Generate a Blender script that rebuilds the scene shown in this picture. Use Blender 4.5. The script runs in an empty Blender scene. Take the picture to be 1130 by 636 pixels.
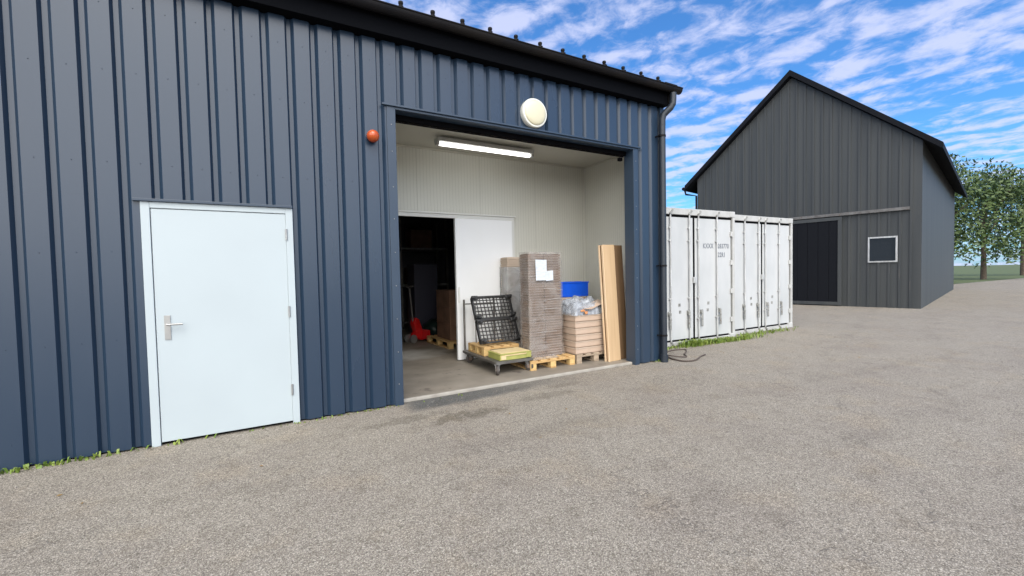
import bpy, bmesh, math, random
from mathutils import Vector, Matrix, noise
random.seed(11)
R = math.radians
scene = bpy.context.scene
C = scene.collection
YF = 4.957            # facade plane

# ------------------------------------------------------------------ materials
def mat(name, col, rough=.6, metal=0, var=None, vscale=3, bump=0, bscale=60, spec=.5, stretch=(1,1,1), coat=0,
        spots=None, sscale=8, sthr=.62, emit=None, alpha=1, detail=6, rvar=0, ior=1.5):
    m = bpy.data.materials.new(name); m.use_nodes = True
    n, l = m.node_tree.nodes, m.node_tree.links
    b = n['Principled BSDF']
    b.inputs['Base Color'].default_value = (*col, 1); b.inputs['Roughness'].default_value = rough
    b.inputs['Metallic'].default_value = metal; b.inputs['Specular IOR Level'].default_value = spec
    b.inputs['Coat Weight'].default_value = coat; b.inputs['Alpha'].default_value = alpha
    tc = n.new('ShaderNodeTexCoord'); mp = n.new('ShaderNodeMapping')
    l.new(tc.outputs['Object'], mp.inputs[0]); mp.inputs['Scale'].default_value = stretch
    out = None
    if var is not None:
        nz = n.new('ShaderNodeTexNoise'); nz.inputs['Scale'].default_value = vscale; nz.inputs['Detail'].default_value = detail
        l.new(mp.outputs[0], nz.inputs['Vector'])
        rp = n.new('ShaderNodeValToRGB'); rp.color_ramp.elements[0].position = .32; rp.color_ramp.elements[1].position = .68
        rp.color_ramp.elements[0].color = (*col, 1); rp.color_ramp.elements[1].color = (*var, 1)
        l.new(nz.outputs['Fac'], rp.inputs[0]); out = rp.outputs[0]
        if rvar:
            mr = n.new('ShaderNodeMapRange'); l.new(nz.outputs['Fac'], mr.inputs[0])
            mr.inputs['From Min'].default_value = .3; mr.inputs['From Max'].default_value = .7
            mr.inputs['To Min'].default_value = rough - rvar; mr.inputs['To Max'].default_value = rough + rvar
            l.new(mr.outputs[0], b.inputs['Roughness'])
    if spots is not None:
        nz = n.new('ShaderNodeTexNoise'); nz.inputs['Scale'].default_value = sscale; nz.inputs['Detail'].default_value = 8
        nz.inputs['Roughness'].default_value = .65
        l.new(mp.outputs[0], nz.inputs['Vector'])
        mr = n.new('ShaderNodeMapRange'); l.new(nz.outputs['Fac'], mr.inputs[0])
        mr.inputs['From Min'].default_value = sthr; mr.inputs['From Max'].default_value = sthr + .06
        mx = n.new('ShaderNodeMix'); mx.data_type = 'RGBA'
        l.new(mr.outputs[0], mx.inputs['Factor'])
        if out: l.new(out, mx.inputs['A'])
        else: mx.inputs['A'].default_value = (*col, 1)
        mx.inputs['B'].default_value = (*spots, 1); out = mx.outputs['Result']
    if out: l.new(out, b.inputs['Base Color'])
    if bump:
        nz = n.new('ShaderNodeTexNoise'); nz.inputs['Scale'].default_value = bscale; nz.inputs['Detail'].default_value = 5
        l.new(mp.outputs[0], nz.inputs['Vector'])
        bp = n.new('ShaderNodeBump'); bp.inputs['Strength'].default_value = bump; bp.inputs['Distance'].default_value = .01
        l.new(nz.outputs['Fac'], bp.inputs['Height']); l.new(bp.outputs[0], b.inputs['Normal'])
    if emit:
        b.inputs['Emission Color'].default_value = (*emit[0], 1); b.inputs['Emission Strength'].default_value = emit[1]
    return m

M = {}
M['clad'] = mat('blue_cladding', (.016,.033,.062), .30, var=(.019,.038,.069), vscale=1.3, bump=.03, bscale=3, stretch=(1,1,.25), spec=.62, rvar=.05, spots=(.05,.07,.10), sscale=22, sthr=.76)
M['trim'] = mat('blue_trim', (.020,.038,.067), .4, var=(.024,.044,.075), vscale=2, spec=.6)
M['gutter'] = mat('gutter_metal', (.008,.008,.010), .5, var=(.014,.012,.011), vscale=2.5, spec=.12)
M['black'] = mat('black_seal', (.004,.004,.005), .8, spec=.05)
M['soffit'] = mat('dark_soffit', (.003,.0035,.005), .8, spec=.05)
M['pipe'] = mat('pipe_metal', (.014,.020,.031), .42, var=(.020,.027,.038), vscale=4, spec=.5)
M['servdoor'] = mat('service_door_paint', (.44,.50,.525), .45, var=(.42,.475,.50), vscale=1.4, spots=(.30,.31,.30), sscale=12, sthr=.70)
M['whitedoor'] = mat('white_door', (.86,.87,.88), .4, var=(.81,.82,.82), vscale=1.4, stretch=(1,1,.6))
M['doorframe'] = mat('door_frame', (.68,.68,.65), .4)
M['cream_c'] = mat('cream_ceiling', (.52,.505,.44), .5, var=(.48,.465,.40), vscale=1.5)
M['steel'] = mat('worn_steel', (.22,.21,.195), .45, metal=.6, var=(.13,.12,.11), vscale=6, bump=.1, spots=(.14,.07,.035), sscale=14, sthr=.62)
M['galv'] = mat('galvanised', (.42,.42,.41), .42, metal=.7, var=(.3,.3,.3), vscale=8)
M['deckst'] = mat('trolley_deck', (.17,.165,.155), .5, metal=.35, var=(.10,.095,.09), vscale=5, bump=.1, spots=(.12,.07,.04), sscale=9, sthr=.64)
M['rubber'] = mat('wheel_rubber', (.06,.05,.045), .7, var=(.07,.06,.055), vscale=12)
M['hub'] = mat('rusty_hub', (.20,.12,.085), .6, metal=.2, var=(.34,.24,.18), vscale=25)
M['crate'] = mat('black_crate', (.010,.010,.011), .42, var=(.018,.018,.019), vscale=8)
M['wood'] = mat('pallet_wood', (.62,.41,.18), .75, var=(.46,.28,.11), vscale=4, stretch=(1,3,6), bump=.3, bscale=30)
M['woodgrey'] = mat('weathered_pallet_wood', (.42,.33,.24), .85, var=(.28,.22,.16), vscale=4, stretch=(1,3,6), bump=.3, bscale=30)
M['woodend'] = mat('pallet_block', (.66,.47,.20), .8, var=(.5,.33,.13), vscale=14, bump=.3, bscale=50)
M['greentray'] = mat('green_tray', (.42,.41,.12), .55, var=(.30,.31,.08), vscale=7)
M['traytop'] = mat('tray_lid', (.66,.53,.30), .7, var=(.56,.43,.22), vscale=6, stretch=(1,6,1))
M['carton'] = mat('pink_carton', (.52,.395,.305), .8, var=(.45,.335,.255), vscale=3, bump=.15, bscale=14)
M['cartonlt'] = mat('beige_carton', (.54,.44,.35), .8, var=(.47,.375,.29), vscale=4, bump=.1, bscale=20)
M['paper'] = mat('paper', (.66,.69,.72), .6, var=(.50,.54,.60), vscale=14, stretch=(1,1,4))
M['blue'] = mat('blue_crate', (.006,.11,.78), .4, var=(.006,.09,.66), vscale=5)
M['orange'] = mat('orange_lens', (.46,.075,.012), .2, coat=.2)
M['lampcream'] = mat('lamp_diffuser', (.70,.65,.47), .3, var=(.62,.58,.42), vscale=3)
M['lampring'] = mat('lamp_ring', (.72,.72,.66), .35)
M['tube'] = mat('lit_tube', (.9,.9,.9), .5, emit=((1,1,.96),3.2))
M['fixture'] = mat('fixture_body', (.42,.42,.40), .5)
M['cont'] = mat('container_white', (.52,.53,.535), .55, var=(.44,.455,.46), vscale=2.2, stretch=(1,1,.4), spots=(.50,.47,.42), sscale=16, sthr=.70, bump=.04, bscale=6)
M['contrail'] = mat('container_rail', (.50,.50,.49), .55, var=(.40,.40,.385), vscale=4, spots=(.30,.22,.15), sscale=11, sthr=.66)
M['gasket'] = mat('gasket', (.006,.006,.007), .8, spec=.05)
M['rod'] = mat('rod_metal', (.60,.61,.61), .4, metal=.3, var=(.42,.42,.41), vscale=20, stretch=(1,1,.2))
M['worn'] = mat('worn_bracket', (.17,.17,.16), .65, metal=.2, var=(.40,.40,.38), vscale=16, spots=(.13,.08,.05), sscale=20, sthr=.6)
M['ink'] = mat('marking_ink', (.10,.115,.14), .6, var=(.20,.215,.24), vscale=40)
M['red'] = mat('red_paint', (.62,.012,.012), .35, coat=.3, var=(.5,.01,.01), vscale=6)
M['cable'] = mat('cable_rubber', (.075,.055,.045), .7, var=(.11,.085,.07), vscale=5)
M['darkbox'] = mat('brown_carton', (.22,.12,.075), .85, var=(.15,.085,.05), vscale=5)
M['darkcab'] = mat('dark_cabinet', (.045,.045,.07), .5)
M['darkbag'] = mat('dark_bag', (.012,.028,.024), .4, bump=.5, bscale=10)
M['boardface'] = mat('board_face', (.55,.39,.235), .6, var=(.48,.33,.19), vscale=3, stretch=(7,7,.35), bump=.05, bscale=20)
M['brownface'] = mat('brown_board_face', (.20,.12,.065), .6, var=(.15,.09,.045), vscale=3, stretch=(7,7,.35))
M['boardedge'] = mat('board_edge', (.74,.58,.40), .7, var=(.62,.42,.24), vscale=4, stretch=(8,8,.4))
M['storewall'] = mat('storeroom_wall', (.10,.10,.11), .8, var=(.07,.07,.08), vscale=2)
M['shed'] = mat('grey_shed', (.032,.037,.040), .6, var=(.050,.054,.054), vscale=.8, stretch=(5,5,.25), spots=(.07,.066,.06), sscale=3, sthr=.63)
M['shedroof'] = mat('shed_roof', (.008,.009,.012), .7, spec=.1)
M['glass'] = mat('dark_glass', (.02,.025,.03), .08, spec=.8)
M['leaf'] = mat('leaf', (.045,.085,.018), .6, var=(.09,.13,.03), vscale=.8)
M['grit'] = mat('grit_stone', (.30,.27,.23), .9, var=(.15,.13,.11), vscale=9)
M['litter'] = mat('dry_leaf', (.20,.11,.04), .8, var=(.28,.19,.07), vscale=3)
M['bark'] = mat('bark', (.12,.09,.065), .9, var=(.07,.055,.04), vscale=6)
M['grass'] = mat('grass_blade', (.11,.19,.025), .55, var=(.24,.30,.05), vscale=9)
M['edge'] = mat('threshold_concrete', (.40,.375,.33), .75, var=(.29,.265,.23), vscale=6, bump=.15, bscale=60)
M['roofsheet'] = mat('roof_sheet', (.035,.045,.06), .5)

# wrapping films: clear, bumpy, glossy
def film(name, col, alpha, bscale=9, bstr=.6):
    m = mat(name, col, .22, alpha=alpha)
    n, l = m.node_tree.nodes, m.node_tree.links; b = n['Principled BSDF']
    tc = n['Texture Coordinate']; nz = n.new('ShaderNodeTexNoise'); nz.inputs['Scale'].default_value = bscale
    nz.inputs['Detail'].default_value = 7; nz.inputs['Distortion'].default_value = 1.6; l.new(tc.outputs['Object'], nz.inputs['Vector'])
    bp = n.new('ShaderNodeBump'); bp.inputs['Strength'].default_value = bstr; bp.inputs['Distance'].default_value = .03
    l.new(nz.outputs['Fac'], bp.inputs['Height']); l.new(bp.outputs[0], b.inputs['Normal'])
    mr = n.new('ShaderNodeMapRange'); l.new(nz.outputs['Fac'], mr.inputs[0]); mr.inputs['From Min'].default_value = .35; mr.inputs['From Max'].default_value = .7
    mr.inputs['To Min'].default_value = alpha*.45; mr.inputs['To Max'].default_value = min(1, alpha*1.7)
    l.new(mr.outputs[0], b.inputs['Alpha'])
    return m
M['film'] = film('stretch_film', (.44,.40,.37), .30, 3, .25)
M['crease'] = mat('film_crease', (.60,.58,.56), .25, alpha=.7)
M['filmw'] = film('milky_film', (.45,.455,.455), .93, 3, .2)
M['filmclump'] = film('crumpled_film', (.42,.45,.50), .62, 7, .5)

# cream sandwich panel: fine vertical micro ribs and metre-wide joints
def panel_mat():
    m = mat('cream_panel', (.56,.55,.47), .42)
    n, l = m.node_tree.nodes, m.node_tree.links; b = n['Principled BSDF']
    tc = n['Texture Coordinate']; sx = n.new('ShaderNodeSeparateXYZ'); l.new(tc.outputs['Object'], sx.inputs[0])
    ad = n.new('ShaderNodeMath'); ad.operation = 'ADD'; l.new(sx.outputs[0], ad.inputs[0]); l.new(sx.outputs[1], ad.inputs[1])
    def line(period, width):
        a = n.new('ShaderNodeMath'); a.operation = 'DIVIDE'; l.new(ad.outputs[0], a.inputs[0]); a.inputs[1].default_value = period
        f = n.new('ShaderNodeMath'); f.operation = 'FRACT'; l.new(a.outputs[0], f.inputs[0])
        g = n.new('ShaderNodeMath'); g.operation = 'LESS_THAN'; l.new(f.outputs[0], g.inputs[0]); g.inputs[1].default_value = width/period
        return g.outputs[0]
    a, c = line(.055, .008), line(1.12, .012)
    h = n.new('ShaderNodeMath'); h.operation = 'ADD'; l.new(a, h.inputs[0]); l.new(c, h.inputs[1])
    bp = n.new('ShaderNodeBump'); bp.invert = True; bp.inputs['Strength'].default_value = .8; bp.inputs['Distance'].default_value = .004
    l.new(h.outputs[0], bp.inputs['Height']); l.new(bp.outputs[0], b.inputs['Normal'])
    nz = n.new('ShaderNodeTexNoise'); nz.inputs['Scale'].default_value = 1.6; l.new(tc.outputs['Object'], nz.inputs['Vector'])
    rp = n.new('ShaderNodeValToRGB'); l.new(nz.outputs['Fac'], rp.inputs[0])
    rp.color_ramp.elements[0].color = (.57,.565,.50,1); rp.color_ramp.elements[1].color = (.65,.645,.58,1)
    mx = n.new('ShaderNodeMix'); mx.data_type = 'RGBA'; mx.inputs['B'].default_value = (.45,.445,.39,1)
    sc = n.new('ShaderNodeMath'); sc.operation = 'MULTIPLY'; sc.inputs[1].default_value = .6; l.new(h.outputs[0], sc.inputs[0])
    l.new(sc.outputs[0], mx.inputs['Factor']); l.new(rp.outputs[0], mx.inputs['A']); l.new(mx.outputs['Result'], b.inputs['Base Color'])
    return m
M['cream'] = panel_mat()

def asphalt():
    m = bpy.data.materials.new('asphalt'); m.use_nodes = True
    n, l = m.node_tree.nodes, m.node_tree.links; b = n['Principled BSDF']
    geo = n.new('ShaderNodeNewGeometry'); pos = geo.outputs['Position']
    def N(scale, det=4, rough=.6, vec=pos, dist=0):
        z = n.new('ShaderNodeTexNoise'); z.inputs['Scale'].default_value = scale; z.inputs['Detail'].default_value = det
        z.inputs['Roughness'].default_value = rough; z.inputs['Distortion'].default_value = dist; l.new(vec, z.inputs['Vector']); return z.outputs['Fac']
    def ramp(src, stops):
        r = n.new('ShaderNodeValToRGB'); cr = r.color_ramp
        while len(cr.elements) < len(stops): cr.elements.new(.5)
        for e, (p, c) in zip(cr.elements, stops): e.position = p; e.color = (*c, 1)
        l.new(src, r.inputs[0]); return r.outputs[0]
    def mix(f, a, bb, mode='MIX'):
        x = n.new('ShaderNodeMix'); x.data_type = 'RGBA'; x.blend_type = mode
        if isinstance(f, float): x.inputs['Factor'].default_value = f
        else: l.new(f, x.inputs['Factor'])
        for k, v in (('A', a), ('B', bb)):
            if isinstance(v, tuple): x.inputs[k].default_value = (*v, 1)
            else: l.new(v, x.inputs[k])
        return x.outputs['Result']
    def mr(src, a, c, lo=0, hi=1):
        x = n.new('ShaderNodeMapRange'); x.interpolation_type = 'SMOOTHSTEP'; l.new(src, x.inputs[0]); x.inputs['From Min'].default_value = a; x.inputs['From Max'].default_value = c
        x.inputs['To Min'].default_value = lo; x.inputs['To Max'].default_value = hi; return x.outputs[0]
    def mul(a, c, op='MULTIPLY'):
        x = n.new('ShaderNodeMath'); x.operation = op
        for k, v in enumerate((a, c)):
            if isinstance(v, (int, float)): x.inputs[k].default_value = v
            else: l.new(v, x.inputs[k])
        return x.outputs[0]
    # stones of the worn aggregate: two sizes of voronoi cells, each stone its own grey
    def stones(scale):
        v = n.new('ShaderNodeTexVoronoi'); v.inputs['Scale'].default_value = scale; l.new(pos, v.inputs['Vector'])
        s = n.new('ShaderNodeSeparateColor'); l.new(v.outputs['Color'], s.inputs[0]); return s.outputs[0], v.outputs['Distance']
    s1, d1 = stones(185); s2, d2 = stones(105)
    stone = ramp(s1, [(0,(.055,.045,.035)),(.22,(.203,.175,.138)),(.7,(.370,.328,.262)),(1,(.71,.65,.545))])
    stone2 = ramp(s2, [(0,(.09,.075,.06)),(.2,(.228,.202,.165)),(.75,(.335,.302,.250)),(1,(.56,.51,.44))])
    col = mix(.42, stone, stone2)
    gap = mr(d1, .35, .75); col = mix(mul(gap, .45), col, (.10,.09,.08))
    big = N(.9, 5); col = mix(mul(mr(big, .42, .68), .45), col, mix(1.0, col, (.80,.775,.80), 'MULTIPLY'))
    mid = N(4.5, 5); col = mix(mul(mr(mid, .5, .72), .5), col, mix(1.0, col, (.72,.70,.68), 'MULTIPLY'))
    warm = N(1.7, 3, vec=pos); col = mix(mul(mr(warm, .5, .7), .5), col, mix(1.0, col, (1.07,1.01,.92), 'MULTIPLY'))
    # damp strip in front of the threshold, drawn in world metres
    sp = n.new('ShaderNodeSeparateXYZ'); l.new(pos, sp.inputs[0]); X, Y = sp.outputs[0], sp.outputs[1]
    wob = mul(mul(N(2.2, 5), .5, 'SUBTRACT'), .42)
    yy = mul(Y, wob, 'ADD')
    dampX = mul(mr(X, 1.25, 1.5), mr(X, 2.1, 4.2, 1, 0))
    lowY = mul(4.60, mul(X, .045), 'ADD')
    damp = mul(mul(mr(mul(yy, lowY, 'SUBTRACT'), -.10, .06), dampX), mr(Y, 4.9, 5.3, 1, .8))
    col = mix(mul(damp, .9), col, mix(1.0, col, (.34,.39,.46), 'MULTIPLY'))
    # oily patches
    def patch(cx, cy, rx, ry, amt):
        nonlocal col
        dx = mul(mul(X, cx, 'SUBTRACT'), 1/rx); dy = mul(mul(Y, cy, 'SUBTRACT'), 1/ry)
        q = mul(mul(dx, dx), mul(dy, dy), 'ADD'); q = mul(q, mul(mul(N(7, 6, .7), .5, 'SUBTRACT'), 4.5), 'ADD')
        f = mr(q, .1, 1.1, 1, 0); col = mix(mul(f, amt), col, mix(1.0, col, (.50,.49,.46), 'MULTIPLY'))
    patch(1.83, 4.2, .55, .16, .75); patch(1.2, 4.42, .5, .14, .5); patch(2.9, 4.35, .5, .14, .45); patch(3.4, 4.62, .4, .10, .4)
    patch(2.6, 3.3, .7, .25, .15); patch(4.6, 3.9, .8, .3, .15)
    def track(a0, sl, amp):
        nonlocal col
        base = mul(mul(Y, mul(X, sl), 'SUBTRACT'), a0, 'SUBTRACT'); base = mul(base, mul(mul(N(.35, 2), .5, 'SUBTRACT'), 1.2), 'ADD')
        ab = mul(base, 0, 'ADD'); q = n.new('ShaderNodeMath'); q.operation = 'ABSOLUTE'; l.new(ab, q.inputs[0])
        f = mul(mr(q.outputs[0], .06, .16, 1, 0), mr(N(1.3, 4), .40, .62)); col = mix(mul(f, amp), col, mix(1.0, col, (.74,.73,.73), 'MULTIPLY'))
    track(3.6, -.10, .30); track(2.15, -.10, .28); track(1.0, .32, .28); track(-.45, .32, .25)
    # hairline cracks
    wv = n.new('ShaderNodeTexVoronoi'); wv.feature = 'DISTANCE_TO_EDGE'; wv.inputs['Scale'].default_value = .42
    ds = n.new('ShaderNodeVectorMath'); ds.operation = 'ADD'; nzv = n.new('ShaderNodeTexNoise'); nzv.inputs['Scale'].default_value = 2.6; nzv.inputs['Detail'].default_value = 7
    l.new(pos, nzv.inputs['Vector']); l.new(pos, ds.inputs[0]); l.new(nzv.outputs['Color'], ds.inputs[1]); l.new(ds.outputs[0], wv.inputs['Vector'])
    crack = mul(mr(wv.outputs['Distance'], .0, .007, 1, 0), mr(N(.8, 2), .44, .56)); col = mix(mul(crack, .28), col, (.07,.062,.055))
    l.new(col, b.inputs['Base Color']); b.inputs['Roughness'].default_value = .85; b.inputs['Specular IOR Level'].default_value = .3
    l.new(mr(damp, 0, 1, .88, .6), b.inputs['Roughness'])
    bp = n.new('ShaderNodeBump'); bp.inputs['Strength'].default_value = .5; bp.inputs['Distance'].default_value = .006; bp.invert = True
    l.new(mul(d1, mul(crack, 2.), 'ADD'), bp.inputs['Height']); l.new(bp.outputs[0], b.inputs['Normal'])
    return m
M['asphalt'] = asphalt()

def concrete():
    m = mat('concrete_floor', (.27,.235,.19), .6, var=(.17,.148,.12), vscale=1.5, stretch=(1,1.1,1), bump=.08, bscale=40, spots=(.12,.10,.085), sscale=3.2, sthr=.60, rvar=.12, detail=9)
    n, l = m.node_tree.nodes, m.node_tree.links; b = n['Principled BSDF']
    src = b.inputs['Base Color'].links[0].from_socket
    geo = n.new('ShaderNodeNewGeometry'); mp = n.new('ShaderNodeVectorMath'); mp.operation = 'DISTANCE'
    l.new(geo.outputs['Position'], mp.inputs[0]); mp.inputs[1].default_value = (2.05, 7.9, .04)
    nz = n.new('ShaderNodeTexNoise'); nz.inputs['Scale'].default_value = 2.2; nz.inputs['Detail'].default_value = 7; l.new(geo.outputs['Position'], nz.inputs['Vector'])
    a = n.new('ShaderNodeMath'); a.operation = 'ADD'; l.new(mp.outputs['Value'], a.inputs[0]); l.new(nz.outputs['Fac'], a.inputs[1])
    mr = n.new('ShaderNodeMapRange'); l.new(a.outputs[0], mr.inputs[0]); mr.inputs['From Min'].default_value = .8; mr.inputs['From Max'].default_value = 1.35
    mr.inputs['To Min'].default_value = .85; mr.inputs['To Max'].default_value = 0
    mx = n.new('ShaderNodeMix'); mx.data_type = 'RGBA'; l.new(mr.outputs[0], mx.inputs['Factor']); l.new(src, mx.inputs['A']); mx.inputs['B'].default_value = (.50,.48,.44,1)
    l.new(mx.outputs['Result'], b.inputs['Base Color'])
    return m
M['concrete'] = concrete()

# ------------------------------------------------------------------ mesh helpers
class MB:
    def __init__(s): s.bm = bmesh.new()
    def box(s, a, b, mtx=None):
        v = [s.bm.verts.new(Vector((x, y, z)) if mtx is None else mtx @ Vector((x, y, z))) for z in (a[2], b[2]) for y in (a[1], b[1]) for x in (a[0], b[0])]
        for f in ((0,2,3,1),(4,5,7,6),(0,1,5,4),(2,6,7,3),(0,4,6,2),(1,3,7,5)): s.bm.faces.new([v[i] for i in f])
        return s
    def tube(s, pts, r, seg=12, cap=True):
        pts = [Vector(p) for p in pts]; rings = []; up = None
        for i, p in enumerate(pts):
            d = (pts[min(i+1, len(pts)-1)] - pts[max(i-1, 0)]).normalized()
            if up is None: up = d.orthogonal().normalized()
            up = (up - d*up.dot(d)).normalized(); w = d.cross(up)
            rr = r[i] if isinstance(r, (list, tuple)) else r
            rings.append([s.bm.verts.new(p + (up*math.cos(t) + w*math.sin(t))*rr) for t in [2*math.pi*k/seg for k in range(seg)]])
        for a, b in zip(rings, rings[1:]):
            for k in range(seg): s.bm.faces.new((a[k], a[(k+1)%seg], b[(k+1)%seg], b[k]))
        if cap: s.bm.faces.new(rings[0][::-1]); s.bm.faces.new(rings[-1])
        return s
    def lathe(s, prof, origin, axis='-Y', seg=32):      # prof: (radius, distance along axis)
        o = Vector(origin); ax = {'-Y': Vector((0,-1,0)), 'Z': Vector((0,0,1)), 'X': Vector((1,0,0))}[axis]
        u = Vector((1,0,0)) if axis != 'X' else Vector((0,1,0)); w = ax.cross(u); rings = []
        for r, d in prof:
            rings.append([s.bm.verts.new(o + ax*d + (u*math.cos(t) + w*math.sin(t))*max(r, 1e-4)) for t in [2*math.pi*k/seg for k in range(seg)]])
        for a, b in zip(rings, rings[1:]):
            for k in range(seg): s.bm.faces.new((a[k], a[(k+1)%seg], b[(k+1)%seg], b[k]))
        s.bm.faces.new(rings[0][::-1]); s.bm.faces.new(rings[-1]); return s
    def prism(s, poly, axis, a, b):                     # poly of 2-D points extruded along axis from a to b
        def P(q, t): return {'X': (t, q[0], q[1]), 'Y': (q[0], t, q[1]), 'Z': (q[0], q[1], t)}[axis]
        A = [s.bm.verts.new(P(q, a)) for q in poly]; B = [s.bm.verts.new(P(q, b)) for q in poly]
        for k in range(len(poly)): s.bm.faces.new((A[k], A[(k+1)%len(poly)], B[(k+1)%len(poly)], B[k]))
        s.bm.faces.new(A[::-1]); s.bm.faces.new(B); return s
    def build(s, name, m, parent=None, bevel=0, smooth=False, loc=None):
        bmesh.ops.recalc_face_normals(s.bm, faces=s.bm.faces)
        me = bpy.data.meshes.new(name); s.bm.to_mesh(me); s.bm.free(); me.materials.append(m)
        o = bpy.data.objects.new(name, me); C.objects.link(o)
        if parent: o.parent = parent
        if loc: o.location = loc
        if smooth: me.shade_smooth()
        if bevel:
            bv = o.modifiers.new('bevel', 'BEVEL'); bv.width = bevel; bv.segments = 2; bv.limit_method = 'ANGLE'
        return o
def tag(o, label=None, cat=None, group=None, kind=None):
    if label: o['label'] = label
    if cat: o['category'] = cat
    if group: o['group'] = group
    if kind: o['kind'] = kind
    return o
def thing(name, label, cat, loc=(0,0,0), rz=0, group=None):
    o = bpy.data.objects.new(name, None); C.objects.link(o); o.location = loc; o.rotation_euler = (0,0,rz); o.empty_display_size = .1
    return tag(o, label, cat, group)
def copy_tree(o, parent=None):
    c = o.copy(); C.objects.link(c)
    if parent: c.parent = parent
    for ch in list(o.children): copy_tree(ch, c)
    return c

# ------------------------------------------------------------------ setting: ground and floor
g = MB(); q = 400
vs = [g.bm.verts.new(v) for v in ((-q,-q,0),(q,-q,0),(q,q,0),(-q,q,0))]; g.bm.faces.new(vs)
tag(g.build('ground', M['asphalt']), kind='structure')
tag(MB().box((-3.9,5.06,-.1),(5.57,13,.04)).build('floor', M['concrete']), kind='structure')

# ------------------------------------------------------------------ the warehouse
W = thing('warehouse', 'dark blue corrugated metal warehouse with open loading bay and black gutter', 'warehouse', (0,0,0))
XL, XR = -4.0, 5.73
OX0, OX1, OZ = 1.35, 5.04, 3.38
def cladding(x0, x1, z0, z1, name='cladding'):
    pts = []; k = math.floor((x0 - .49)/.222) - 1; brk = []
    while .49 + .222*k < x1 + .3:
        b = .49 + .222*k
        brk += [(b-.006, 0), (b+.012, .040), (b+.048, .040), (b+.078, 0)]; k += 1
    def yat(x):
        for (a, ya), (b, yb) in zip(brk, brk[1:]):
            if a <= x <= b: return ya + (yb-ya)*(x-a)/(b-a)
        return 0
    pts = [(x0, yat(x0))] + [p for p in brk if x0 < p[0] < x1] + [(x1, yat(x1))]
    m = MB(); front = [(x, YF+y) for x, y in pts]; back = [(x, YF+y+.004) for x, y in pts][::-1]
    m.prism(front+back, 'Z', z0, z1)
    # screws in the flats
    zs = [z for z in (.22, .98, 1.75, 2.52, 3.30, 3.86) if z0 < z < z1]
    kk = math.floor((x0-.49)/.222)
    while .49+.222*kk < x1:
        cx = .49+.222*kk + .151
        if x0+.02 < cx < x1-.02:
            for z in zs: m.lathe([(.0042,0),(.0042,.002),(.002,.004)], (cx, YF-.0005, z + .01*math.sin(kk*7)), seg=8)
        kk += 1
    return m.build(name, M['clad'], W)
cladding(.27, 1.252, .015, 4.12)
cladding(1.2521, 5.13, 3.425, 4.12)
cladding(5.1301, 5.66, .015, 4.12)
cladding(XL, .2699, 2.228, 4.12)
cladding(XL, -.931, .015, 2.2279)
MB().box((XL,YF+.05,0),(1.33,5.03,4.1)).box((5.06,YF+.05,0),(5.70,5.03,4.1)).box((1.33,YF+.05,3.42),(5.06,5.03,4.1)).build('backing_wall', M['black'], W)
# right corner flashing and side wall, far walls
MB().box((5.645,YF-.012,.01),(5.73,YF+.03,4.15)).box((5.71,YF+.0302,.01),(5.73,17,4.3)).build('corner_flashing', M['trim'], W, bevel=.004)
MB().box((XL,16.9,0),(5.70,17,4.6)).box((XL-.02,YF+.1,0),(XL,17,4.5)).build('rear_wall', M['clad'], W)
# trims round the opening
MB().box((1.252,YF-.012,.0),(1.35,YF-.001,3.40)).box((1.338,YF-.0009,.0),(1.35,5.14,3.38)).build('left_jamb_flashing', M['trim'], W, bevel=.003)
MB().box((5.04,YF-.012,.0),(5.13,YF-.001,3.40)).box((5.04,YF-.0009,.0),(5.052,5.15,3.38)).build('right_jamb_flashing', M['trim'], W, bevel=.003)
MB().box((1.20,YF-.035,3.402),(5.18,YF-.0005,3.424)).box((1.3501,YF-.012,3.375),(5.0399,YF-.0012,3.4015)).box((1.3501,YF-.0010,3.375),(5.0399,5.10,3.387)).build('lintel_flashing', M['trim'], W, bevel=.003)
for z in (.25, .62, 1.0, 1.38, 1.76, 2.14, 2.5, 2.9, 3.2):
    for x in (1.302, 5.09): MB().lathe([(.006,0),(.006,.002),(.003,.005)], (x, YF-.0118, z), seg=8).build('rivet', M['galv'], W)
# black rolling-door track under the lintel
MB().box((1.351,5.1005,3.315),(5.039,5.15,3.42)).box((1.36,5.14,3.30),(5.03,5.165,3.314)).build('door_track', M['black'], W, bevel=.004)
MB().box((4.96,5.166,3.245),(5.03,5.22,3.30)).build('track_bracket', M['black'], W, bevel=.01)
# porch interior
MB().box((5.57,5.1501,0),(5.65,6.80,3.56)).build('interior_side_wall', M['cream'], W)
MB().box((1.22,5.1501,0),(1.30,6.80,3.56)).build('interior_side_wall', M['cream'], W)
MB().box((3.90,6.80,0),(5.65,6.90,3.62)).box((1.22,6.80,2.46),(3.8999,6.90,3.62)).box((1.22,6.80,0),(1.55,6.90,2.4599)).build('interior_back_wall', M['cream'], W)
MB().box((1.2,5.16,3.545),(5.65,6.7999,3.62)).build('porch_ceiling', M['cream_c'], W)
MB().box((1.3,6.772,3.515),(5.57,6.7998,3.5449)).box((5.542,5.17,3.515),(5.5698,6.7715,3.5449)).build('ceiling_trim', M['cream_c'], W, bevel=.004)
# dark room behind
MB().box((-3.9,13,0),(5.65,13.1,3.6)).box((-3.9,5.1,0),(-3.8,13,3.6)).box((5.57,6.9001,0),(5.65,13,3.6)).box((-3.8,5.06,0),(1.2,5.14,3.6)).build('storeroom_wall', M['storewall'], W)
MB().box((-3.9,6.9001,3.5),(5.65,13.1,3.6)).box((-3.9,5.03,3.55),(1.2,6.9,3.62)).build('storeroom_ceiling', M['black'], W)
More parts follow.
